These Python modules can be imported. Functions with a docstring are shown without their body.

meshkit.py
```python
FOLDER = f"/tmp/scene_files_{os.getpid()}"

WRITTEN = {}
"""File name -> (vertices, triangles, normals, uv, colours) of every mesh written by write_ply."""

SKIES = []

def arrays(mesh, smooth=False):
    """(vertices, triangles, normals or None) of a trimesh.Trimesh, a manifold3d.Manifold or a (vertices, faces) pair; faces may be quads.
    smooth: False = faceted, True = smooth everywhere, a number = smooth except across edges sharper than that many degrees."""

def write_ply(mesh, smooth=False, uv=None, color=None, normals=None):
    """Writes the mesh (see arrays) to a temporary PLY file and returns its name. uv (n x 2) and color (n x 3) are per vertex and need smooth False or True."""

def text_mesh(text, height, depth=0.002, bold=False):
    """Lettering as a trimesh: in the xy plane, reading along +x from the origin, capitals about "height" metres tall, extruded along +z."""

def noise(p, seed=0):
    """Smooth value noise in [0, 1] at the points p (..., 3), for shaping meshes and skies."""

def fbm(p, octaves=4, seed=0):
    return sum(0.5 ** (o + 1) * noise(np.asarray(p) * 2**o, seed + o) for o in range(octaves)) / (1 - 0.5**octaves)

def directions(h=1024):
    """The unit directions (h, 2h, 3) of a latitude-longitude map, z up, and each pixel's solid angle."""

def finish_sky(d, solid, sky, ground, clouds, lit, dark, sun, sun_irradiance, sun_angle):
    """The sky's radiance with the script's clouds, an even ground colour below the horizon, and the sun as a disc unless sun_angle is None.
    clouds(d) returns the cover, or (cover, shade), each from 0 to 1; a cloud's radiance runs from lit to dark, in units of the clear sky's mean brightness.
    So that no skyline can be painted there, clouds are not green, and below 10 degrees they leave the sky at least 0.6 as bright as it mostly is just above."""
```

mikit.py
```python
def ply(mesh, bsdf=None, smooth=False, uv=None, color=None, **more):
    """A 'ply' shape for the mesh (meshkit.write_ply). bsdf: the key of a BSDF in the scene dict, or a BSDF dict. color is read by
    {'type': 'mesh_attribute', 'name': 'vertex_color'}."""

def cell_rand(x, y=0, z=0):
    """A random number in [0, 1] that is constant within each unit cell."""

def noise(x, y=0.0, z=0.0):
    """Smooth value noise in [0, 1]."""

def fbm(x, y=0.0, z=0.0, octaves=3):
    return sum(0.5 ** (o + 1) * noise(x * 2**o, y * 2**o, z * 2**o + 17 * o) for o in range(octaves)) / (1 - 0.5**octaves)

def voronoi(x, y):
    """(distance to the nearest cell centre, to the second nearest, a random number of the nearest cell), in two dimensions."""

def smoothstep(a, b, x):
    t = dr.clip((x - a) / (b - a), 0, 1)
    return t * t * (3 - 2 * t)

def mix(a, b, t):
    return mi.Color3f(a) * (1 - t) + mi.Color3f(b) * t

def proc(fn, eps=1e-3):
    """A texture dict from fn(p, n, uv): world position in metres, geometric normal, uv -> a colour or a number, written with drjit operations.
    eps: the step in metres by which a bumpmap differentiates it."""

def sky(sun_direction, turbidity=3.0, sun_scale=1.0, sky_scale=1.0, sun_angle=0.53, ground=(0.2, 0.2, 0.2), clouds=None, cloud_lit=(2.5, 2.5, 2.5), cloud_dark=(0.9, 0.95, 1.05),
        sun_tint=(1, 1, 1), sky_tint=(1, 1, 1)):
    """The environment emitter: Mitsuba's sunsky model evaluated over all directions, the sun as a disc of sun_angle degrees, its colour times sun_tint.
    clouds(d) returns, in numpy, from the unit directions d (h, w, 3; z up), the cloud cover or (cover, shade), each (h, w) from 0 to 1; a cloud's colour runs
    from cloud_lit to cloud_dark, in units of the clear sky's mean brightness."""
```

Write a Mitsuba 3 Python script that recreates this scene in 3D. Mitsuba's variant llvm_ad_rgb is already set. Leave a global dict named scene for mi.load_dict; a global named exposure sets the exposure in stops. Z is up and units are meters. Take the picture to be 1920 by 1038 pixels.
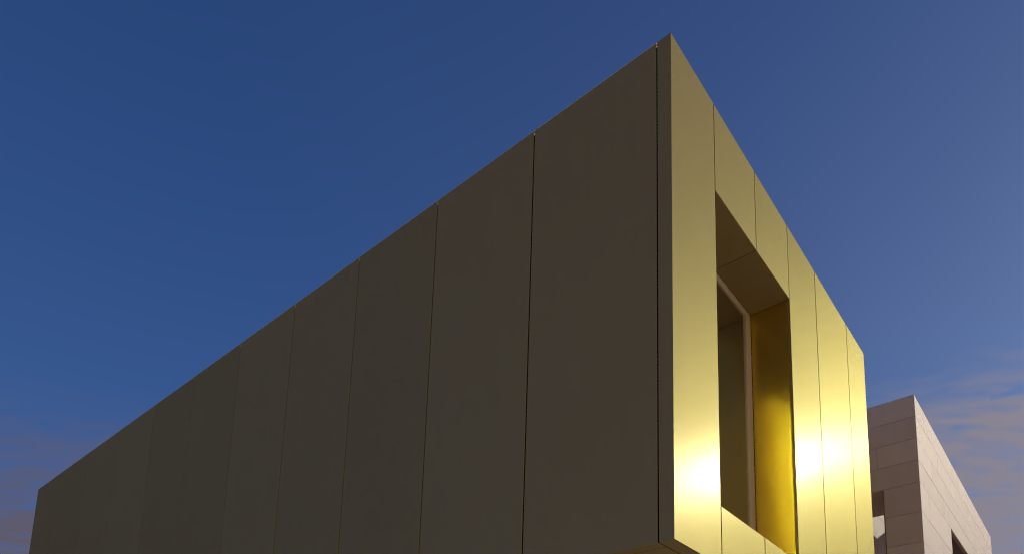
import math
import numpy as np
import trimesh
import manifold3d as m3
import drjit as dr
import mitsuba as mi
import mikit
import meshkit

T = mi.ScalarTransform4f
scene, labels = {}, {}
EYE = 1.6                                  # metres from the paving to the lens

# ------------------------------------------------------------------ camera (a shifted view camera, tilted up by 9 degrees)
F_PX, PPX, PPY = 1328.083, 1162.566, 1278.554        # focal length and principal point, in pixels of the 1920 x 1038 frame
CAM = np.array([-6.52617, -3.93331, EYE])
FWD = np.array([0.80218993, 0.5742414, 0.16351799])
UP = np.array([-0.13633015, -0.09047016, 0.98652382])
scene['camera'] = {
    'type': 'perspective', 'fov': 2 * math.degrees(math.atan(960 / F_PX)), 'fov_axis': 'x',
    'principal_point_offset_x': (960 - PPX) / 1920, 'principal_point_offset_y': (519 - PPY) / 1038,
    'near_clip': 0.05, 'far_clip': 6000.0,
    'to_world': T().look_at(origin=CAM.tolist(), target=(CAM + FWD).tolist(), up=UP.tolist()),
}

# ------------------------------------------------------------------ sun, sky, exposure
SUN = np.array([0.8180, -0.3760, 0.4345])
SUN = SUN / np.linalg.norm(SUN)


SLOT, SLOT_N, SLOT_M = np.array([0.09534, -0.99517, 0.02343]), np.array([0.46853, 0.02409, -0.88312]), np.array([0.87829, 0.09517, 0.46856])


def clouds(d):
    """Thin cirrus that thickens towards the horizon, and one short contrail. Lit where it stands nearer to the sun."""
    el = np.degrees(np.arcsin(np.clip(d[..., 2], -1, 1)))
    p = d[..., :2] / (d[..., 2:3] + 0.12)
    a = math.radians(-62)
    u = p[..., 0] * math.cos(a) + p[..., 1] * math.sin(a)
    v = -p[..., 0] * math.sin(a) + p[..., 1] * math.cos(a)
    z = np.zeros_like(u)
    warp = meshkit.fbm(np.stack([u * 2.1, v * 2.1, z], -1), 4, 5) - 0.5
    streak = meshkit.fbm(np.stack([u * 5 + warp * 1.5, v * 16.0 + warp * 3.0, z], -1), 6, 11)
    soft = meshkit.fbm(np.stack([u * 1.1, v * 1.9, z + 3], -1), 4, 23)
    edge = el + (soft - 0.5) * 5 - 10 * (d @ SUN)
    bank = np.clip((25 - edge) / 9, 0, 1)
    bank = bank * bank * (3 - 2 * bank)
    fine = meshkit.fbm(np.stack([u * 14 + warp * 2.5, v * 44 + warp * 6, z + 7], -1), 5, 31)
    cover = bank * np.clip(0.66 + 0.6 * (streak - 0.5) + 1.5 * (fine - 0.5), 0.05, 1) + 0.35 * bank ** 3
    cover = np.clip(cover, 0, 0.96)
    along, across = d @ SLOT, d @ SLOT_N                     # a narrow clear slot that an aircraft has left in the veil
    half = 0.0042 * np.clip(along / 0.03, 0.35, 1)
    slot = np.clip(1.6 - np.abs(across) / np.maximum(half, 1e-5), 0, 1) * ((along > 0) & (d @ SLOT_M > 0.9))
    cover = cover * (1 - 0.8 * np.clip(slot, 0, 1))
    toward = np.clip(d @ SUN, -1, 1)
    shade = 1 - np.clip((toward + 0.05) / 0.95, 0, 1) ** 1.2
    veil = 0.16 * np.clip((toward - 0.25) / 0.7, 0, 1) * np.clip((65 - el) / 30, 0, 1)
    return np.maximum(cover, veil * (0.8 + 0.4 * soft)), shade


exposure = 1.1
scene['sky'] = mikit.sky(SUN.tolist(), turbidity=3.0, sun_scale=1.0, sky_scale=1.0, ground=(0.33, 0.26, 0.18), sun_angle=0.6,
                         clouds=clouds, cloud_lit=(1.72, 1.58, 1.90), cloud_dark=(0.78, 0.68, 0.92), sun_tint=(0.89, 1.03, 1.27), sky_tint=(0.47, 0.71, 1.27))


# ------------------------------------------------------------------ materials
def two(b):
    return {'type': 'twosided', 'bsdf': b}


def proc(fn, eps=1e-3):
    return mikit.proc(fn, eps)


def wave(p, n, uv):                        # the slow dents of thin sheet metal, in metres of height
    return (mikit.noise(p.x * 0.9 + 3, p.y * 0.9 + 1, p.z * 0.8) - 0.5) * 0.0011


def tone(lo, hi, seed):
    def fn(p, n, uv):
        a = mikit.fbm(p.x * 0.7 + seed, p.y * 0.7, p.z * 0.5, 3)
        s = mikit.fbm(p.x * 9 + seed, p.y * 9, p.z * 0.6, 2)     # faint run marks, drawn out downwards
        return mikit.mix(lo, hi, dr.clip(0.5 + (a - 0.5) * 0.8 + (s - 0.5) * 0.4, 0, 1))
    return proc(fn)


def metal(seed, k=1.0):
    """Satin anodised sheet: a brushed lobe that spreads sideways, a broad satin lobe and a little matt."""
    c = lambda *x: [min(1.0, v * k) for v in x]                                            # noqa: E731
    brushed = {'type': 'roughconductor', 'material': 'none', 'distribution': 'ggx', 'alpha_u': 0.065, 'alpha_v': 0.045,
               'specular_reflectance': {'type': 'rgb', 'value': c(0.85, 0.82, 0.56)}}
    satin = {'type': 'roughconductor', 'material': 'none', 'distribution': 'ggx', 'alpha': 0.31,
             'specular_reflectance': tone(c(0.425, 0.40, 0.125), c(0.48, 0.45, 0.15), seed)}
    matt = {'type': 'diffuse', 'reflectance': tone(c(0.355, 0.275, 0.165), c(0.385, 0.30, 0.185), seed + 7)}
    b = {'type': 'blendbsdf', 'weight': 0.64, 'a': satin, 'b': matt}
    b = {'type': 'blendbsdf', 'weight': 0.025, 'a': b, 'b': brushed}
    return two({'type': 'bumpmap', 'scale': 1.0, 'texture': proc(wave, 0.02), 'bsdf': b})


for i, k in enumerate((1.0, 0.965, 1.03)):
    scene[f'metal_{i}'] = metal(11.0 * i, k)
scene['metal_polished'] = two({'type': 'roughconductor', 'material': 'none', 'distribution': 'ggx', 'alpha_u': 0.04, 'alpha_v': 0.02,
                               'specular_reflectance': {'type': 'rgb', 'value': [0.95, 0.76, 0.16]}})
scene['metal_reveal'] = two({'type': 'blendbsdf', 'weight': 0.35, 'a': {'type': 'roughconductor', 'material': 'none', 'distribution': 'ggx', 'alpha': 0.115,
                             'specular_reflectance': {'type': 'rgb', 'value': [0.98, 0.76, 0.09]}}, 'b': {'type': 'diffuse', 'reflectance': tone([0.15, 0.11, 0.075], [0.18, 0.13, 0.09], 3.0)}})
scene['inner_bronze'] = two({'type': 'diffuse', 'reflectance': {'type': 'rgb', 'value': [0.50, 0.37, 0.20]}})
scene['inner_grey'] = two({'type': 'diffuse', 'reflectance': {'type': 'rgb', 'value': [0.48, 0.46, 0.44]}})
scene['backing'] = two({'type': 'diffuse', 'reflectance': {'type': 'rgb', 'value': [0.018, 0.016, 0.014]}})
scene['frame_metal'] = two({'type': 'principled', 'base_color': {'type': 'rgb', 'value': [0.74, 0.65, 0.53]}, 'metallic': 0.1, 'roughness': 0.45})
scene['coping_metal'] = two({'type': 'principled', 'base_color': {'type': 'rgb', 'value': [0.42, 0.38, 0.32]}, 'metallic': 0.5, 'roughness': 0.4})
scene['flashing_metal'] = two({'type': 'principled', 'base_color': {'type': 'rgb', 'value': [0.72, 0.71, 0.69]}, 'metallic': 0.0, 'roughness': 0.45})
scene['solar_glass'] = {'type': 'thindielectric', 'int_ior': 1.95, 'ext_ior': 1.0, 'specular_transmittance': {'type': 'rgb', 'value': [0.8, 0.8, 0.84]}}
scene['room_paint'] = two({'type': 'diffuse', 'reflectance': {'type': 'rgb', 'value': [0.58, 0.52, 0.46]}})


def stone_tone(seed, k):
    def fn(p, n, uv):
        a = mikit.fbm(p.x * 1.3 + seed, p.y * 1.3, p.z * 1.3, 4)
        s = mikit.fbm(p.x * 7 + seed, p.y * 7, p.z * 0.5, 3)
        g = mikit.fbm(p.x * 90, p.y * 90, p.z * 90, 2)
        t = dr.clip(0.5 + (a - 0.5) * 0.9 + (s - 0.5) * 0.6 + (g - 0.5) * 0.35, 0, 1)
        return mikit.mix([0.63 * k, 0.535 * k, 0.495 * k], [0.69 * k, 0.605 * k, 0.57 * k], t)
    return proc(fn)


for i, k in enumerate((1.0, 0.94, 1.05, 0.98)):
    scene[f'stone_{i}'] = two({'type': 'principled', 'base_color': stone_tone(5.0 * i, k), 'roughness': 0.68, 'specular': 0.26})
scene['stone_joint'] = two({'type': 'diffuse', 'reflectance': {'type': 'rgb', 'value': [0.34, 0.26, 0.19]}})


def paving(p, n, uv):
    a = mikit.fbm(p.x * 0.35, p.y * 0.35, 0.0, 4)
    g = mikit.fbm(p.x * 30, p.y * 30, 0.0, 2)
    r = mikit.cell_rand(p.x / 0.9, p.y / 0.6)
    fx, fy = p.x / 0.9 - dr.floor(p.x / 0.9), p.y / 0.6 - dr.floor(p.y / 0.6)
    joint = (fx < 0.012) | (fy < 0.018)
    t = dr.clip(0.5 + (a - 0.5) * 0.7 + (g - 0.5) * 0.3 + (r - 0.5) * 0.35, 0, 1)
    return dr.select(joint, mi.Color3f(0.16, 0.13, 0.10), mikit.mix([0.38, 0.30, 0.215], [0.48, 0.385, 0.28], t))


def earth(p, n, uv):
    a = mikit.fbm(p.x * 0.02, p.y * 0.02, 0.0, 5)
    g = mikit.fbm(p.x * 2.3, p.y * 2.3, 0.0, 3)
    return mikit.mix([0.46, 0.35, 0.23], [0.57, 0.45, 0.31], dr.clip(0.5 + (a - 0.5) * 1.2 + (g - 0.5) * 0.5, 0, 1))


scene['paving_stone'] = two({'type': 'principled', 'base_color': proc(paving), 'roughness': 0.7, 'specular': 0.3})
scene['dry_earth'] = two({'type': 'diffuse', 'reflectance': proc(earth)})


def slope(p, n, uv):
    a = mikit.fbm(p.x * 0.05, p.y * 0.05, p.z * 0.05, 5)
    g = mikit.fbm(p.x * 0.8, p.y * 0.8, p.z * 0.8, 3)
    return mikit.mix([0.47, 0.32, 0.11], [0.55, 0.39, 0.155], dr.clip(0.5 + (a - 0.5) * 1.3 + (g - 0.5) * 0.6, 0, 1))


scene['unseen_dry_slope'] = two({'type': 'diffuse', 'reflectance': proc(slope)})
scene['roofing'] = two({'type': 'diffuse', 'reflectance': {'type': 'rgb', 'value': [0.30, 0.28, 0.25]}})


# ------------------------------------------------------------------ mesh helpers
def flat_uv(mesh):
    """Every face with its own corners, uv = metres across and along it (u runs level on upright faces): the direction of the brushing."""
    v = mesh.triangles.reshape(-1, 3)
    n = np.abs(np.repeat(mesh.face_normals, 3, axis=0))
    k = n.argmax(1)
    uv = np.where((k == 0)[:, None], v[:, [1, 2]], np.where((k == 1)[:, None], v[:, [0, 2]], v[:, [0, 1]]))
    return trimesh.Trimesh(v, np.arange(len(v)).reshape(-1, 3), process=False), uv


def slab(lo, hi, c=0.003):
    """A box with chamfered edges."""
    lo, hi = np.asarray(lo, float), np.asarray(hi, float)
    pts = []
    for s in np.ndindex(2, 2, 2):
        for a in range(3):
            pts.append([(hi[i] if s[i] else lo[i]) + (0 if i == a else (-c if s[i] else c)) for i in range(3)])
    return trimesh.Trimesh(*hull(pts), process=False)


def hull(pts):
    h = trimesh.PointCloud(pts).convex_hull
    return h.vertices, h.faces


def rolled(poly, r, z0, z1, segs=6):
    """An upright sheet whose plan is the polygon with all its corners rolled to the radius r."""
    from shapely.geometry import Polygon
    p = Polygon(poly).buffer(-r, join_style=2).buffer(r, quad_segs=segs)
    m = trimesh.creation.extrude_polygon(p, z1 - z0, engine='earcut')
    m.apply_translation([0, 0, z0])
    return m


def turned(mesh, deg):
    """Turned about its own upright axis: no two sheets hang quite true."""
    mesh.apply_transform(trimesh.transformations.rotation_matrix(math.radians(deg), [0, 0, 1], mesh.bounds.mean(0)))
    return mesh


def put(key, mesh, bsdf):
    n, base = 0, key
    while key in scene:
        n += 1
        key = f'{base}_{n:03d}'
    m, uv = flat_uv(mesh)
    scene[key] = mikit.ply(m, bsdf, uv=uv)
    return key


def say(key, label, category=None, kind=None, group=None):
    labels[key] = {k: v for k, v in dict(label=label, category=category, kind=kind, group=group).items() if v}


# ------------------------------------------------------------------ ground
g = trimesh.creation.box([4000, 4000, 0.4])
g.apply_translation([0, 0, -0.204])
scene['ground'] = mikit.ply(g, 'dry_earth')
say('ground', 'bare sandy ground that runs to the horizon', kind='structure')
g = trimesh.creation.box([60, 70, 0.3])
g.apply_translation([5, 6, -0.15])
scene['pavement'] = mikit.ply(g, 'paving_stone')
say('pavement', 'pale beige stone paving around both buildings', kind='structure')

# unseen dry hillside behind the camera, placed in sun to light the shaded walls
hx, hy = np.meshgrid(np.linspace(-420, -20, 64), np.linspace(-420, 60, 80), indexing='ij')
dist = np.hypot(hx, hy)
rise = np.clip((dist - 36) / 60, 0, 1)
rise = rise * rise * (3 - 2 * rise)
side = np.clip((-hx - 20) / 25, 0, 1) * np.clip((400 - np.abs(hy)) / 120, 0, 1) * np.clip((30 - hy) / 70, 0, 1)
nz = meshkit.fbm(np.stack([hx / 60, hy / 60, 0 * hx], -1), 4, 3)
hz = -0.3 + side * rise * (44 + 30 * nz)
ii = np.arange(64 * 80).reshape(64, 80)
quads = np.stack([ii[:-1, :-1], ii[1:, :-1], ii[1:, 1:], ii[:-1, 1:]], -1).reshape(-1, 4)
scene['unseen_hill'] = mikit.ply((np.stack([hx, hy, hz], -1).reshape(-1, 3), quads), 'unseen_dry_slope', smooth=True)
say('unseen_hill', 'unseen dry ochre hillside, out of view behind the camera, placed to light the shaded walls', kind='structure')

# ------------------------------------------------------------------ the golden building: a box that overhangs a set-back lower storey
B = 'office_building'
say(B, 'golden brown metal-clad box building with tall seamless panels and one deep corner window', 'building')
Z0, Z1 = 2.9 + EYE, 9.6915 + EYE          # underside and top edge
LX = 8.091                                # length of the sunlit end
S, W, NP = 0.2155, 2.134, 11              # corner return, panel width and number of panels of the shaded side
LY = S + W * NP
TH = 0.045                                # thickness of the folded sheets
G = 0.022                                 # open joints
RX0, RX1, RXM = 1.150, 3.795, 2.492       # window recess
RZ0, RZ1, RD = 3.698 + EYE, 8.300 + EYE, 0.712
rng = np.random.default_rng(4)


def tint():
    return f'metal_{int(rng.integers(3))}'


# backing wall and floors behind the sheets, with the recess and the room cut out of it
box = lambda lo, hi: m3.Manifold.cube((np.array(hi) - np.array(lo)).tolist()).translate(list(lo))      # noqa: E731
core = box((0.075, 0.075, Z0 + 0.075), (LX - 0.075, LY - 0.075, Z1 - 0.125))
core -= box((RX0 - TH, 0.0, RZ0 - TH), (RX1 + TH, RD + 0.2, RZ1 + TH))
core -= box((0.5, RD + 0.1, Z0 + 0.5), (LX - 0.5, 7.0, RZ1 + 0.001))


def mani(m):
    k = m.to_mesh()
    return trimesh.Trimesh(k.vert_properties[:, :3], k.tri_verts, process=False)


put(f'{B}__wall', mani(core), 'backing')
for k in range(NP):                        # the shaded side: eleven sheets, each as tall as the box
    y0 = S + W * k + G / 2
    y1 = S + W * (k + 1) - (G / 2 if k < NP - 1 else 0)
    off = rng.uniform(-0.0015, 0.0015)
    put(f'{B}__side_panel', turned(slab((off, y0, Z0), (off + TH, y1, Z1), 0.007), rng.uniform(-0.10, 0.10)), tint())
for k in range(NP):                        # dark gaskets in the open joints, short of the top where daylight comes through
    put(f'{B}__joint_gasket', slab((0.014, S + W * k - G / 2 + 0.0025, Z0 + 0.004), (0.044, S + W * k + G / 2 - 0.0025, Z1 - 0.06), 0.001), 'backing')
put(f'{B}__roof_flashing', slab((0.006, 0.012, Z1 + 0.001), (0.05, LY - 0.01, Z1 + 0.011), 0.002), 'flashing_metal')
# the sunlit end: a corner sheet folded round the corner, sheets above and below the window, three more to the far corner
put(f'{B}__corner_panel', rolled([(0, 0), (RX0, 0), (RX0, TH), (TH, TH), (TH, S - G / 2), (0, S - G / 2)], 0.006, Z0, Z1), 'metal_0')
GR = 0.016
xs = [RX0, RXM, RX1]
for a, b in zip(xs, xs[1:]):
    put(f'{B}__upper_panel', turned(slab((a + (GR if a == RX0 else GR / 2), 0, RZ1), (b - (GR if b == RX1 else GR / 2), TH, Z1), 0.004), rng.uniform(-0.12, 0.12)), tint())
for a, b in zip(xs, xs[1:]):
    put(f'{B}__lower_panel', turned(slab((a + (GR if a == RX0 else GR / 2), 0, Z0), (b - (GR if b == RX1 else GR / 2), TH, RZ0), 0.004), rng.uniform(-0.12, 0.12)), tint())
ends = [RX1, 5.094, 6.900, LX]
put(f'{B}__end_panel', rolled([(RX1, 0), (ends[1] - GR / 2, 0), (ends[1] - GR / 2, TH), (RX1, TH)], 0.006, Z0, Z1), 'metal_1')
put(f'{B}__end_panel', turned(slab((ends[1] + GR / 2, 0, Z0), (ends[2] - GR / 2, TH, Z1), 0.004), 0.14), 'metal_2')
put(f'{B}__end_panel', rolled([(ends[2] + GR / 2, 0), (LX, 0), (LX, 0.4), (LX - TH, 0.4), (LX - TH, TH), (ends[2] + GR / 2, TH)], 0.006, Z0, Z1), 'metal_0')
for k in range(NP):                        # far side and back, out of sight from here
    put(f'{B}__rear_panel', slab((LX - TH, 0.4 + G + (LY - 0.4) / NP * k, Z0), (LX, 0.4 + (LY - 0.4) / NP * (k + 1), Z1), 0.004), 'metal_2')
for k in range(4):
    put(f'{B}__rear_panel', slab((TH + 0.003 + (LX - 2 * TH) / 4 * k, LY - TH, Z0), (TH - G + (LX - 2 * TH) / 4 * (k + 1), LY - 0.002, Z1), 0.004), tint())
# underside: a border strip all round, then sheets between open joints
ZS = Z0 + 0.002
put(f'{B}__soffit_border', slab((TH + 0.002, TH + 0.002, ZS), (LX - TH - 0.002, S - G / 2, ZS + TH), 0.003), 'metal_0')
put(f'{B}__soffit_border', slab((TH + 0.002, S + G / 2, ZS), (0.172, LY - 0.1, ZS + TH), 0.003), 'metal_0')
for k in range(NP):
    for x0, x1 in ((0.184, 2.49), (2.504, 5.09), (5.104, LX - TH - 0.01)):
        put(f'{B}__soffit_panel', slab((x0, S + W * k + G / 2, ZS), (x1, S + W * (k + 1) - G / 2 if k < NP - 1 else LY - 0.1, ZS + TH), 0.003), tint())
# coping: a thin flashing set just inside the top of the sheets
for lo, hi in (((0.080, 0.08, Z1 - 0.12), (0.30, LY - 0.3, Z1 - 0.065)), ((0.31, 0.08, Z1 - 0.10), (LX - 0.08, 0.30, Z1 - 0.012)),
               ((LX - 0.30, 0.31, Z1 - 0.10), (LX - 0.08, LY - 0.3, Z1 - 0.012)), ((0.08, LY - 0.29, Z1 - 0.10), (LX - 0.08, LY - 0.08, Z1 - 0.012))):
    put(f'{B}__coping', slab(lo, hi, 0.004), 'coping_metal')
put(f'{B}__roof', slab((0.31, 0.31, Z1 - 0.115), (LX - 0.31, LY - 0.31, Z1 - 0.09), 0.002), 'roofing')
# the window recess
WN = f'{B}__window'
for a, b in zip(xs, xs[1:]):
    put(f'{WN}__head_panel', slab((a + 0.006, TH + 0.002, RZ1), (b - 0.006, RD - 0.004, RZ1 + 0.03), 0.003), 'metal_0' if a == RX0 else 'metal_1')
    put(f'{WN}__sill_panel', slab((a + 0.006, TH + 0.002, RZ0 - 0.03), (b - 0.006, RD - 0.004, RZ0), 0.003), 'metal_0')
put(f'{WN}__inner_head', slab((RX0 + 0.004, RD + 0.09, RZ1 - 0.03), (RX1 - 0.004, RD + 0.80, RZ1 - 0.004), 0.003), 'inner_bronze')
put(f'{WN}__inner_jamb', slab((RX1 + 0.001, RD + 0.09, RZ0), (RX1 + 0.04, RD + 0.80, RZ1 - 0.004), 0.003), 'inner_grey')
put(f'{WN}__inner_jamb', slab((RX0 - 0.04, RD + 0.09, RZ0), (RX0 - 0.001, RD + 0.80, RZ1 - 0.004), 0.003), 'inner_grey')
put(f'{WN}__inner_sill', slab((RX0 + 0.004, RD + 0.09, RZ0 - 0.03), (RX1 - 0.004, RD + 0.80, RZ0), 0.003), 'inner_grey')
put(f'{WN}__jamb_panel', slab((RX0 - TH, TH + 0.002, RZ0 - 0.03), (RX0 - 0.001, RD - 0.004, RZ1 + 0.03), 0.003), 'metal_polished')
put(f'{WN}__jamb_panel', slab((RX1 + 0.001, TH + 0.002, RZ0 - 0.03), (RX1 + TH, RD - 0.004, RZ1 + 0.03), 0.003), 'metal_reveal')
put(f'{WN}__frame', slab((RX1 - 0.175, RD, RZ0), (RX1 - 0.006, RD + 0.07, RZ1), 0.006), 'frame_metal')
put(f'{WN}__frame', slab((RX0 + 0.006, RD, RZ0), (RX0 + 0.175, RD + 0.07, RZ1), 0.006), 'frame_metal')
for z0, z1, y in ((RZ1 - 0.05, RZ1, 0.0), (RZ1 - 0.09, RZ1 - 0.05, 0.014), (RZ0, RZ0 + 0.08, 0.0)):
    put(f'{WN}__frame', slab((RX0 + 0.176, RD + y, z0), (RX1 - 0.176, RD + 0.07, z1), 0.005), 'frame_metal')
q = trimesh.Trimesh([[RX0 + 0.17, RD + 0.035, RZ0 + 0.075], [RX1 - 0.17, RD + 0.035, RZ0 + 0.075], [RX1 - 0.17, RD + 0.035, RZ1 - 0.085], [RX0 + 0.17, RD + 0.035, RZ1 - 0.085]], [[0, 1, 2], [0, 2, 3]], process=False)
put(f'{WN}__pane', q, 'solar_glass')
say(f'{WN}__pane', 'tall dark mirroring pane deep in the recess')
room = box((0.42, RD + 0.075, Z0 + 0.42), (LX - 0.42, 7.08, RZ1 + 0.08)) - box((0.5, RD + 0.06, Z0 + 0.5), (LX - 0.5, 7.0, RZ1 + 0.0005)) \
    - box((RX0 - 0.002, 0, RZ0 - 0.002), (RX1 + 0.002, 1.0, RZ1 + 0.03))
put(f'{B}__room_lining', mani(room), 'room_paint')
# the set-back lower storey (below the frame)
for lo, hi in (((2.2, 2.0, 0.0), (2.45, LY - 2, Z0 + 0.1)), ((2.46, 2.0, 0.0), (LX - 0.4, 2.25, Z0 + 0.1)), ((LX - 0.65, 2.26, 0.0), (LX - 0.4, LY - 2, Z0 + 0.1)), ((2.46, LY - 2.25, 0.0), (LX - 0.66, LY - 2, Z0 + 0.1))):
    put(f'{B}__lower_wall', slab(lo, hi, 0.01), 'stone_1')

# ------------------------------------------------------------------ the stone-clad tower behind it
K = 'stone_tower'
say(K, 'pale stone-panelled building with a corner loggia, standing behind the right end of the golden box', 'building')
TX0, TX1, TY0, TY1, TZ = 10.370, 21.80, -0.514, 6.5, 9.69 + EYE
OZ = 7.455 + EYE                          # head of both openings
FZ = 3.10 + EYE                           # floor of the loggia
OY0, LW = 0.322, 1.455                    # edge of the opening on the shaded side; the lit wall behind
OX0, OX1 = 13.93, 17.75                   # opening on the sunlit side
BX = 11.95                                # back of the beam over the loggia
D = 0.03                                  # stone thickness
core = box((TX0 + D, TY0 + D, 0), (TX1 - D, TY1 - D, TZ - 0.03))
core -= box((BX, -0.40, FZ), (OX1 + 0.05, LW + D, TZ + 1))
core -= box((TX0 - 1, OY0 + D, FZ), (BX + 0.5, LW + D, OZ + D))
core -= box((OX0 - D, TY0 - 1, FZ), (OX1 + D, 0, OZ + D))
put(f'{K}__wall', mani(core), 'stone_joint')
courses = [TZ - 0.5575 * k for k in range(5)]
while courses[-1] > 0.8:
    courses.append(courses[-1] - 0.74)
courses.append(0.0)
courses[4] = OZ
J = 0.0065
rs = np.random.default_rng(9)


def stone(lo, hi):
    put(f'{K}__stone_panel', slab(lo, hi, 0.003), f'stone_{int(rs.integers(4))}')


def runs(a, b, holes, step, start):
    """The panels of one course from a to b, broken at the edges of the holes."""
    cuts = sorted({a, b, *[h for pair in holes for h in pair]} | {x for x in np.arange(start, b, step) if a + 0.25 < x < b - 0.25 and all(min(abs(x - h[0]), abs(x - h[1])) > 0.25 for h in holes)})
    return [(p, q) for p, q in zip(cuts, cuts[1:]) if not any(h[0] - 1e-6 <= p and q <= h[1] + 1e-6 for h in holes)]


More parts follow.
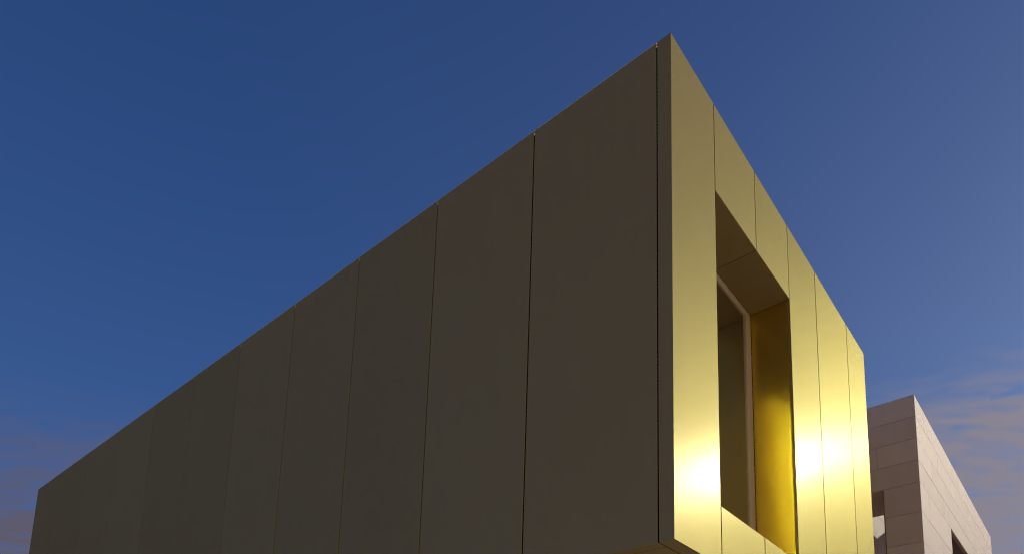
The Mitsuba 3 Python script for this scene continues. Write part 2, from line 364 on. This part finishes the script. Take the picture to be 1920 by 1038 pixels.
for i, (zt, zb) in enumerate(zip(courses, courses[1:])):
    hole = FZ < (zt + zb) / 2 < OZ
    o = rs.uniform(-0.001, 0.001)
    for a, b in runs(TX0 + D + 0.001, TX1, [(OX0, OX1)] if hole else [], 4.4, TX0 + (0.9, 2.3, 1.5, 2.8)[i % 4]):
        stone((a + J / 2, TY0 + o, zb + J / 2), (b - J / 2, TY0 + o + D - 0.002, zt - J / 2))
    start = TY0 + (3.1, 2.4, 0.945, 1.9)[i % 4]
    for a, b in runs(TY0, TY1, [(OY0, LW)] if hole else [], 2.9, start):
        stone((TX0 + o, a + (J / 2 if a > TY0 else 0), zb + J / 2), (TX0 + o + D - 0.002, b - J / 2, zt - J / 2))
for a, b in ((TX0 + 0.031, (TX0 + BX) / 2), ((TX0 + BX) / 2, BX)):     # underside of the beam
    put(f'{K}__soffit_panel', slab((a + 0.004, OY0 + 0.004, OZ), (b - 0.004, LW - 0.002, OZ + D - 0.002), 0.003), 'stone_1')
for z1 in np.arange(7.66 + EYE + 2 * 0.66, FZ + 0.3, -0.66):            # the sunlit wall inside the loggia
    put(f'{K}__inner_panel', slab((BX + 0.01, LW, z1 - 0.66 + J / 2), (OX1 + 0.045, LW + D - 0.002, z1 - J / 2), 0.003), f'stone_{int(rs.integers(4))}')
put(f'{K}__floor', slab((TX0 + D + 0.003, -0.396, FZ - 0.02), (OX1 + 0.045, LW - 0.003, FZ + 0.03), 0.002), 'stone_2')
for zt, zb in zip(courses, courses[1:]):                                # jambs of the openings
    if FZ < (zt + zb) / 2 < OZ:
        put(f'{K}__jamb_panel', slab((OX1, TY0 + D, zb + J / 2), (OX1 + D - 0.002, LW - 0.01, zt - J / 2), 0.003), 'stone_3')
        put(f'{K}__jamb_panel', slab((TX0 + 0.031, OY0, zb + J / 2), (BX - 0.005, OY0 + D - 0.002, zt - J / 2), 0.003), 'stone_0')
for lo, hi in (((TX0 + 0.004, TY0 + 0.004, TZ - 0.028), (TX1 - 0.004, -0.39, TZ + 0.006)), ((TX0 + 0.004, -0.385, TZ - 0.028), (TX0 + 0.25, TY1, TZ + 0.006))):
    put(f'{K}__coping', slab(lo, hi, 0.004), 'stone_1')
